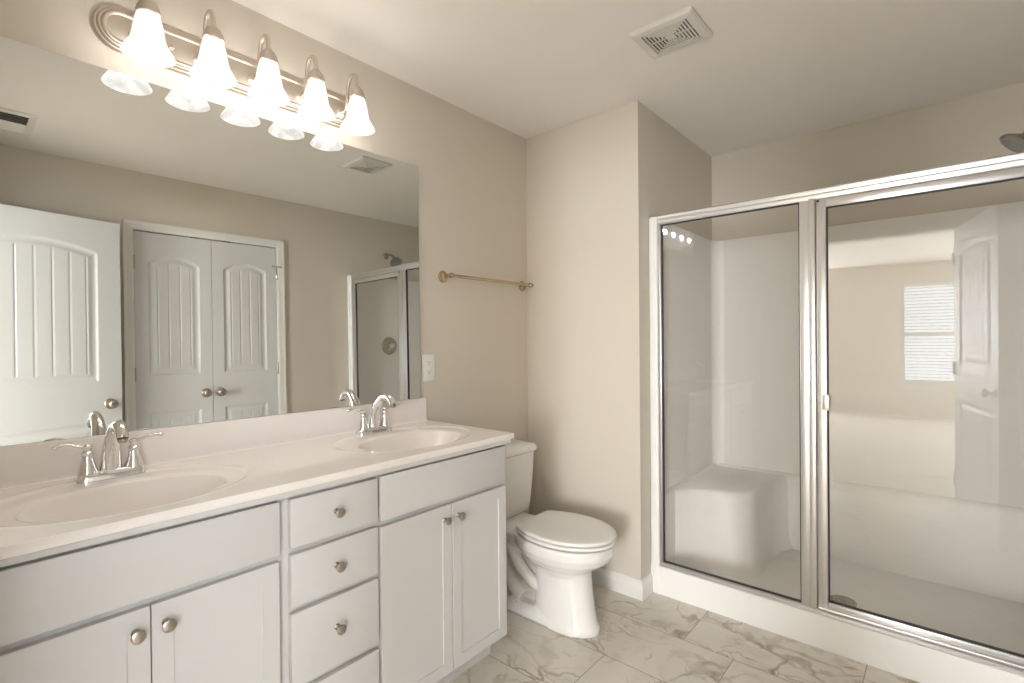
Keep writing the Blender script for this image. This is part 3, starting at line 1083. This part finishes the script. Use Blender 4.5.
def seat_slab(name, xb, xf, hw, z0, z1, m, hole=None, dome=0.0):
    bm = bmesh.new()
    r = 0.006
    secs = []
    for d, z in ((r, z0), (r*0.3, z0+r*0.3), (0, z0+r), (0, z1-r), (r*0.3, z1-r*0.3), (r, z1), (r*3, z1+dome*0.35), (0.06, z1+dome*0.8), (0.11, z1+dome)):
        secs.append(lid_outline(xb+d*0.9, xf-d, hw-d, z))
    if hole is None:
        loft(bm, secs)
    else:
        inner = lid_outline(xb+hole, xf-hole*0.8, hw-hole*0.8, z1)
        inner0 = lid_outline(xb+hole, xf-hole*0.8, hw-hole*0.8, z0)
        rings = [[bm.verts.new(p) for p in sc_] for sc_ in [inner0]+secs[:6]+[inner]]
        rings.append(rings[0])
        bridge(bm, rings, cap=False)
    return obj(name, bm, m, toi, 50)


seat_slab('toilet_seat', 0.345, 0.772, 0.176, 0.3975, 0.4125, M['seat'], hole=0.075)
seat_slab('toilet_lid', 0.343, 0.775, 0.179, 0.4185, 0.434, M['seat'], dome=0.005)
for sy in (-0.07, 0.07):
    bm = bmesh.new()
    tube(bm, [(0.333, TY+sy-0.022, 0.412), (0.333, TY+sy+0.022, 0.412)], 0.011, 16)
    box(bm, 0.315, 0.343, TY+sy-0.02, TY+sy+0.02, 0.386, 0.408, 0.004)
    obj('hinge', bm, M['seat'], toi, 50)
# tank


def rrect(xc, yc, hx, hy, z, r=0.03, n=8, bulge=0.0):
    pts = []
    for (sx, sy, a0) in ((1, 1, 0), (-1, 1, 90), (-1, -1, 180), (1, -1, 270)):
        for i in range(n+1):
            a = math.radians(a0+90*i/n)
            x = xc+sx*(hx-r)+r*math.cos(a)
            y = yc+sy*(hy-r)+r*math.sin(a)
            if x > xc:
                x += bulge*(1-((y-yc)/hy)**2)
            pts.append(Vector((x, y, z)))
    return pts


bm = bmesh.new()
TC = 0.112
loft(bm, [rrect(TC-0.004, TY, 0.080, 0.178, 0.388, 0.03), rrect(TC-0.003, TY, 0.086, 0.187, 0.396, 0.035), rrect(TC-0.002, TY, 0.090, 0.192, 0.45, 0.035, bulge=0.004), rrect(TC, TY, 0.095, 0.203, 0.58, 0.035, bulge=0.006),
          rrect(TC, TY, 0.099, 0.210, 0.697, 0.035, bulge=0.008)])
obj('tank', bm, M['china'], toi, 50)
bm = bmesh.new()
loft(bm, [rrect(TC+0.001, TY, 0.101, 0.214, 0.6965, 0.035, bulge=0.008), rrect(TC+0.002, TY, 0.107, 0.220, 0.703, 0.038, bulge=0.008), rrect(TC+0.002, TY, 0.108, 0.221, 0.719, 0.038, bulge=0.008),
          rrect(TC+0.002, TY, 0.104, 0.217, 0.729, 0.038, bulge=0.008), rrect(TC+0.002, TY, 0.092, 0.205, 0.737, 0.038, bulge=0.007), rrect(TC+0.002, TY, 0.06, 0.17, 0.741, 0.03, bulge=0.004)])
obj('tank_lid', bm, M['china'], toi, 50)
bm = bmesh.new()
lathe(bm, [(0, 0), (0.013, 0), (0.013, 0.005), (0.008, 0.008), (0.007, 0.014), (0, 0.014)], (TC+0.098, TY-0.145, 0.655), 'x', 18)
tube(bm, [(TC+0.110, TY-0.145, 0.655), (TC+0.114, TY-0.12, 0.651), (TC+0.114, TY-0.08, 0.645)], [0.005, 0.0055, 0.007], 12)
obj('flush_lever', bm, M['chrome'], toi, 50)
for s in (-1, 1):
    bm = bmesh.new()
    lathe(bm, [(0.011, 0), (0.011, 0.004), (0.009, 0.010), (0.004, 0.014), (0, 0.015)], (0.30, TY+s*0.088, 0.050), 'z', 16)
    obj('bolt_cap', bm, M['china'], toi, 50)
# ------------------------------------------------------------------ shower unit
SY = 1.084
sh = thing('shower_surround', 'white moulded fiberglass shower stall with corner seat and curb', 'shower', ((XC+W)/2, 1.5, 0))
IX0, IX1, IY1 = XC+0.018, W-0.018, YS-0.018
STOP = 1.892
bm = bmesh.new()
box(bm, XC+0.001, IX0, 1.12, YS-0.001, 0.05, STOP, 0.003)
box(bm, IX0-0.002, IX1+0.002, IY1, YS-0.001, 0.05, STOP, 0.003)
box(bm, IX1, W-0.001, 1.12, YS-0.001, 0.05, STOP, 0.003)
# coved vertical corners
for sx, cx in ((1, IX0), (-1, IX1)):
    r = 0.06
    pts = [(cx-sx*0.004, IY1+0.004)]
    for i in range(9):
        a = PI/2*i/8
        pts.append((cx+sx*(r-r*math.cos(PI/2-a)), IY1-(r-r*math.sin(PI/2-a))) if False else (cx+sx*(r-r*math.cos(a)), IY1-(r-r*math.sin(a))))
    lo_ = [bm.verts.new((x, y, 0.08)) for x, y in pts]
    hi_ = [bm.verts.new((x, y, STOP-0.001)) for x, y in pts]
    for i in range(len(pts)):
        j = (i+1) % len(pts)
        bm.faces.new((lo_[i], lo_[j], hi_[j], hi_[i]))
    bm.faces.new(hi_)
# thicker lower half below a soft ledge at seat height
extrude_profile(bm, [(0, 0.05), (0.030, 0.05), (0.026, 0.455), (0.020, 0.472), (0.010, 0.480), (0, 0.484)], (IX0, IY1+0.001, 0), (IX1, IY1+0.001, 0), (0, -1, 0))
LEDGE = [(0, 0.05), (0.030, 0.05), (0.026, 0.455), (0.020, 0.472), (0.010, 0.480), (0, 0.484)]
extrude_profile(bm, LEDGE, (IX0-0.001, 1.125, 0), (IX0-0.001, IY1, 0), (1, 0, 0))
extrude_profile(bm, LEDGE, (IX1+0.001, 1.125, 0), (IX1+0.001, IY1, 0), (-1, 0, 0))
obj('wall_panel', bm, M['fiberglass'], sh, 35)
# pan and curb
bm = bmesh.new()
box(bm, IX0-0.01, IX1+0.01, 1.14, YS-0.002, 0.0, 0.055, 0.004)
prof = [(0, 0), (0.0, 0.118), (0.004, 0.134), (0.016, 0.142), (0.080, 0.142), (0.092, 0.137), (0.104, 0.115), (0.112, 0.07), (0.125, 0.056), (0.16, 0.0545), (0.16, 0)]
extrude_profile(bm, prof, (XC+0.001, SY, 0.0), (W-0.001, SY, 0.0), (0, 1, 0))
obj('shower_pan', bm, M['fiberglass'], sh, 35)
# front flanges (rounded columns)
for (x0, x1) in ((XC+0.0005, 0.752), (2.150, W-0.0005)):
    obj('front_flange', B(x0, x1, SY-0.002, 1.125, -0.02, 1.888, 0.012, 4), M['fiberglass'], sh, 35)
# seat: rounded corner bench
bm = bmesh.new()


def seat_outline(z, d=0.0):
    pts = [(IX0-0.003, IY1+0.002), (IX0-0.003, 1.24+d)]
    fx = 1.085-d
    fy = 1.43+d
    pts += [(IX0+0.030, 1.285+d), (IX0+0.065, 1.335+d), (IX0+0.11, 1.375+d), (IX0+0.17, 1.408+d)]
    c = Vector((fx-0.13, fy+0.14))
    for i in range(10):
        a = -PI/2+PI/2*i/9
        pts.append((c.x+0.13*math.cos(a), c.y+0.14*math.sin(a)))
    e = Vector((fx+0.02, IY1-0.12))
    pts += [(fx+0.002, IY1-0.22), (fx+0.012, IY1-0.12), (fx+0.045, IY1-0.04), (fx+0.10, IY1+0.002)]
    return [Vector((x, y, z)) for x, y in pts]


loft(bm, [seat_outline(0.05, -0.03), seat_outline(0.08, -0.012), seat_outline(0.15, 0.0), seat_outline(0.43, 0.008), seat_outline(0.452, 0.011), seat_outline(0.464, 0.018), seat_outline(0.470, 0.030)])
obj('seat', bm, M['fiberglass'], sh, 50)
bm = bmesh.new()
lathe(bm, [(0, 0.001), (0.030, 0.001), (0.034, 0.003), (0.054, 0.004), (0.056, 0.002), (0.056, 0)], (1.475, 1.455, 0.0555), 'z', 32)
dr_ = obj('drain', bm, M['nickel'], sh, 40)
bm = bmesh.new()
for ring, n in ((0.012, 6), (0.028, 12), (0.043, 18)):
    for i in range(n):
        a = 2*PI*i/n
        lathe(bm, [(0, 0), (0.0032, 0), (0.0032, 0.0006), (0, 0.0006)], (1.475+ring*math.cos(a), 1.455+ring*math.sin(a), 0.0592), 'z', 8)
obj('drain_holes', bm, M['dark'], dr_)

# ------------------------------------------------------------------ framed shower door
GY = 1.104
fd = thing('shower_door', 'silver framed glass shower door with a fixed side panel', 'shower door', (1.45, GY, 0.142))
ZB, ZT = 0.1425, 1.888
bm = bmesh.new()
# header: stepped, rounded
extrude_profile(bm, [(0, 0), (0.006, -0.006), (0.016, -0.006), (0.019, 0.002), (0.019, 0.012), (0.016, 0.016), (0.018, 0.022), (0.018, 0.034), (0.010, 0.040), (-0.010, 0.040), (-0.018, 0.032), (-0.018, 0.0)], (0.752, GY, ZT-0.040), (2.150, GY, ZT-0.040), (0, -1, 0))
obj('header', bm, M['alu'], fd, 35)
bm = bmesh.new()
extrude_profile(bm, [(0.020, 0), (0.020, 0.010), (0.014, 0.016), (0.008, 0.018), (-0.012, 0.018), (-0.018, 0.0)], (0.752, GY, ZB), (2.150, GY, ZB), (0, -1, 0))
obj('bottom_track', bm, M['alu'], fd, 35)
for (x0, x1) in ((0.752, 0.768), (2.134, 2.150)):
    obj('side_jamb', B(x0, x1, GY-0.018, GY+0.018, ZB+0.018, ZT-0.040, 0.002), M['alu'], fd, 35)
bm = bmesh.new()
box(bm, 1.377, 1.412, GY-0.014, GY+0.014, ZB+0.018, ZT-0.040, 0.003)
box(bm, 1.412, 1.436, GY-0.021, GY+0.016, ZB+0.018, ZT-0.040, 0.003)
obj('centre_post', bm, M['alu'], fd, 35)
fp = thing_gl = obj('fixed_glass', B(0.768, 1.377, GY-0.003, GY+0.003, ZB+0.018, ZT-0.046), M['glass'], fd)
bm = bmesh.new()
gx0, gx1, gz0, gz1 = 0.768, 1.377, ZB+0.018, ZT-0.046
for (a, b_, c, d) in ((gx0, gx0+0.004, gz0, gz1), (gx1-0.004, gx1, gz0, gz1), (gx0+0.004, gx1-0.004, gz0, gz0+0.004), (gx0+0.004, gx1-0.004, gz1-0.004, gz1)):
    box(bm, a, b_, GY-0.0075, GY+0.0075, c, d)
obj('glass_gasket', bm, M['gasket'], fd)
# the swinging leaf
lx0, lx1, lz0, lz1 = 1.4405, 2.130, 0.163, 1.838
bm = bmesh.new()
sw = 0.034
yy0, yy1 = GY-0.017, GY+0.010
box(bm, lx0, lx0+sw, yy0, yy1, lz0, lz1, 0.0025)
box(bm, lx1-sw, lx1, yy0, yy1, lz0, lz1, 0.0025)
box(bm, lx0+sw, lx1-sw, yy0, yy1, lz1-sw, lz1, 0.0025)
box(bm, lx0+sw, lx1-sw, yy0, yy1, lz0, lz0+sw, 0.0025)
lf = obj('door_frame', bm, M['alu'], fd, 35)
obj('door_glass', B(lx0+sw, lx1-sw, GY-0.006, GY, lz0+sw, lz1-sw), M['glass'], lf)
bm = bmesh.new()
a0, a1, c0, c1 = lx0+sw, lx1-sw, lz0+sw, lz1-sw
for (a, b_, c, d) in ((a0, a0+0.004, c0, c1), (a1-0.004, a1, c0, c1), (a0+0.004, a1-0.004, c0, c0+0.004), (a0+0.004, a1-0.004, c1-0.004, c1)):
    box(bm, a, b_, GY-0.0105, GY+0.003, c, d)
obj('glass_gasket', bm, M['gasket'], lf)
bm = bmesh.new()
box(bm, lx0+sw-0.016, lx0+sw+0.010, yy0-0.004, yy0, 0.980, 1.042, 0.001)
box(bm, lx0+sw+0.004, lx0+sw+0.010, yy0-0.026, yy0-0.001, 0.980, 1.042, 0.001)
obj('handle', bm, M['alu'], lf, 35)
bm = bmesh.new()
lathe(bm, [(0, 0), (0.0045, 0), (0.0045, -0.002), (0, -0.002)], (lx0+0.006, yy0-0.0001, lz1-0.006), 'y', 14)
obj('screw', bm, M['dark'], lf)
# swept drip rail along the leaf bottom
bm = bmesh.new()
tube(bm, [(lx0+0.002, yy0-0.004, lz0+0.006), (lx1-0.002, yy0-0.004, lz0+0.006)], 0.006, 14)
obj('drip_rail', bm, M['alu'], lf, 60)

# ------------------------------------------------------------------ shower head and valve
hd = thing('overhead_shower', 'chrome shower head and arm on the painted wall above the stall', 'shower head', (W, 1.495, 2.10))
bm = bmesh.new()
lathe(bm, [(0, 0), (0.030, 0), (0.028, -0.005), (0.014, -0.011), (0.010, -0.012), (0, -0.012)], (W-0.0005, 1.495, 2.105), 'x', 24)
obj('flange', bm, M['nickel'], hd, 50)
bm = bmesh.new()
ap = spline([(W-0.006, 2.105), (W-0.05, 2.110), (W-0.09, 2.100), (W-0.125, 2.072)], 6)
tube(bm, [(p[0], 1.495, p[1]) for p in ap], 0.0095, 16)
obj('arm', bm, M['nickel'], hd, 60)
bm = bmesh.new()
dv = Vector((-0.68, -0.10, -0.73)).normalized()
uu = dv.cross(Vector((0, 1, 0))).normalized(); vv_ = dv.cross(uu)
lathe(bm, [(0, -0.012), (0.012, -0.012), (0.015, 0), (0.015, 0.014), (0.011, 0.018), (0.016, 0.026), (0.034, 0.040), (0.050, 0.050), (0.057, 0.058), (0.057, 0.066), (0.053, 0.069), (0, 0.069)], (W-0.128, 1.495, 2.070), (uu, vv_, dv), 32)
hh = obj('spray_head', bm, M['nickel'], hd, 40)
bm = bmesh.new()
hc = Vector((W-0.128, 1.495, 2.070))+dv*0.0688
lathe(bm, [(0, 0.0012), (0.009, 0.0012), (0.010, 0.0005), (0.046, 0.0008), (0.048, 0)], hc, (uu, vv_, dv), 28)
for ring, n in ((0.018, 8), (0.030, 14), (0.041, 20)):
    for i in range(n):
        a = 2*PI*i/n
        p = hc+uu*(ring*math.cos(a))+vv_*(ring*math.sin(a))
        lathe(bm, [(0.0016, 0), (0.0012, 0.003), (0, 0.003)], p, (uu, vv_, dv), 6)
obj('spray_face', bm, M['face'], hh)

sv2 = thing('shower_valve', 'round chrome shower valve with lever inside the stall, seen in the mirror', 'shower valve', (IX1-0.002, 1.50, 1.26))
bm = bmesh.new()
lathe(bm, [(0, -0.0002), (0.083, -0.0002), (0.083, -0.003), (0.076, -0.009), (0.060, -0.012), (0.040, -0.013), (0.036, -0.016), (0, -0.016)], (IX1, 1.50, 1.26), 'x', 40)
obj('escutcheon', bm, M['nickel'], sv2, 40)
bm = bmesh.new()
lathe(bm, [(0, -0.015), (0.031, -0.015), (0.030, -0.030), (0.024, -0.050), (0.020, -0.060), (0, -0.062)], (IX1, 1.50, 1.26), 'x', 30)
tube(bm, [(IX1-0.046, 1.50, 1.255), (IX1-0.052, 1.475, 1.235), (IX1-0.056, 1.452, 1.215)], [0.008, 0.0065, 0.006], 12)
obj('handle', bm, M['chrome'], sv2, 40)


# ------------------------------------------------------------------ ceiling fan grille and register
fn = thing('exhaust_fan', 'square off-white exhaust fan grille with concentric louvres on the ceiling', 'exhaust fan', (1.052, 0.566, H))
fx0, fx1, fy0, fy1 = 0.930, 1.172, 0.458, 0.676
bm = bmesh.new()
ix0, ix1, iy0_, iy1_ = fx0+0.034, fx1-0.034, fy0+0.032, fy1-0.032
o_ = [(fx0, fy0), (fx1, fy0), (fx1, fy1), (fx0, fy1)]
m_ = [(fx0+0.008, fy0+0.008), (fx1-0.008, fy0+0.008), (fx1-0.008, fy1-0.008), (fx0+0.008, fy1-0.008)]
i_ = [(ix0, iy0_), (ix1, iy0_), (ix1, iy1_), (ix0, iy1_)]
rings = [[bm.verts.new((x, y, z)) for x, y in pts] for pts, z in ((o_, H-0.0005), (o_, H-0.008), (m_, H-0.015), (i_, H-0.018), (i_, H-0.003))]
bridge(bm, rings, cap=False)
obj('grille_frame', bm, M['fan'], fn)
obj('duct_opening', B(ix0, ix1, iy0_, iy1_, H-0.003, H-0.001), M['dark'], fn)
NR = 6
for k in range(NR):
    t0 = (k+0.45)/(NR+0.9)
    t1 = (k+1.0)/(NR+0.9)
    hxw, hyw = (ix1-ix0)/2, (iy1_-iy0_)/2
    cx_, cy_ = (ix0+ix1)/2, (iy0_+iy1_)/2
    bm = bmesh.new()

    def rr_(t, z):
        return [bm.verts.new((cx_+sx*hxw*(1-t), cy_+sy*hyw*(1-t), z)) for sx, sy in ((-1, -1), (1, -1), (1, 1), (-1, 1))]
    rg = [rr_(t0, H-0.0165), rr_(t1, H-0.0175), rr_(t1, H-0.0150), rr_(t0, H-0.0145)]
    rg.append(rg[0])
    bridge(bm, rg, cap=False)
    obj('louvre', bm, M['fan'], fn)
bm = B((ix0+ix1)/2-0.016, (ix0+ix1)/2+0.016, (iy0_+iy1_)/2-0.009, (iy0_+iy1_)/2+0.009, H-0.018, H-0.010)
obj('centre_plate', bm, M['fan'], fn)
bm = bmesh.new()
box(bm, cx_-0.001, cx_+0.001, iy0_, iy1_, H-0.0150, H-0.009)
box(bm, ix0, ix1, cy_-0.001, cy_+0.001, H-0.0150, H-0.009)
obj('cross_bar', bm, M['fan'], fn)

rx0, rx1, ry0, ry1 = 1.612, 1.942, -1.150, -0.953
rg_ = thing('air_register', 'white ceiling air register seen at the left edge of the mirror', 'air vent', ((rx0+rx1)/2, (ry0+ry1)/2, H))
bm = bmesh.new()
o_ = [(rx0, ry0), (rx1, ry0), (rx1, ry1), (rx0, ry1)]
jx0_, jx1_, jy0_, jy1_ = rx0+0.030, rx1-0.030, ry0+0.030, ry1-0.030
i_ = [(jx0_, jy0_), (jx1_, jy0_), (jx1_, jy1_), (jx0_, jy1_)]
rings = [[bm.verts.new((x, y, z)) for x, y in pts] for pts, z in ((o_, H-0.0005), (o_, H-0.004), (i_, H-0.011), (i_, H-0.002))]
bridge(bm, rings, cap=False)
obj('register_frame', bm, M['plastic'], rg_)
obj('duct_opening', B(jx0_, jx1_, jy0_, jy1_, H-0.002, H-0.001), M['dark'], rg_)
nf = 12
for k in range(nf):
    x = jx0_+(k+0.5)*(jx1_-jx0_)/nf
    lean = -0.008 if k < nf/2 else 0.008
    bm = bmesh.new()
    vs = [bm.verts.new(p) for p in ((x-lean, jy0_, H-0.003), (x+lean, jy0_, H-0.012), (x+lean, jy1_, H-0.012), (x-lean, jy1_, H-0.003))]
    f = bm.faces.new(vs)
    r = bmesh.ops.extrude_face_region(bm, geom=[f])
    for v in [e for e in r['geom'] if isinstance(e, bmesh.types.BMVert)]:
        v.co.x += 0.0012
    obj('vane', bm, M['plastic'], rg_)
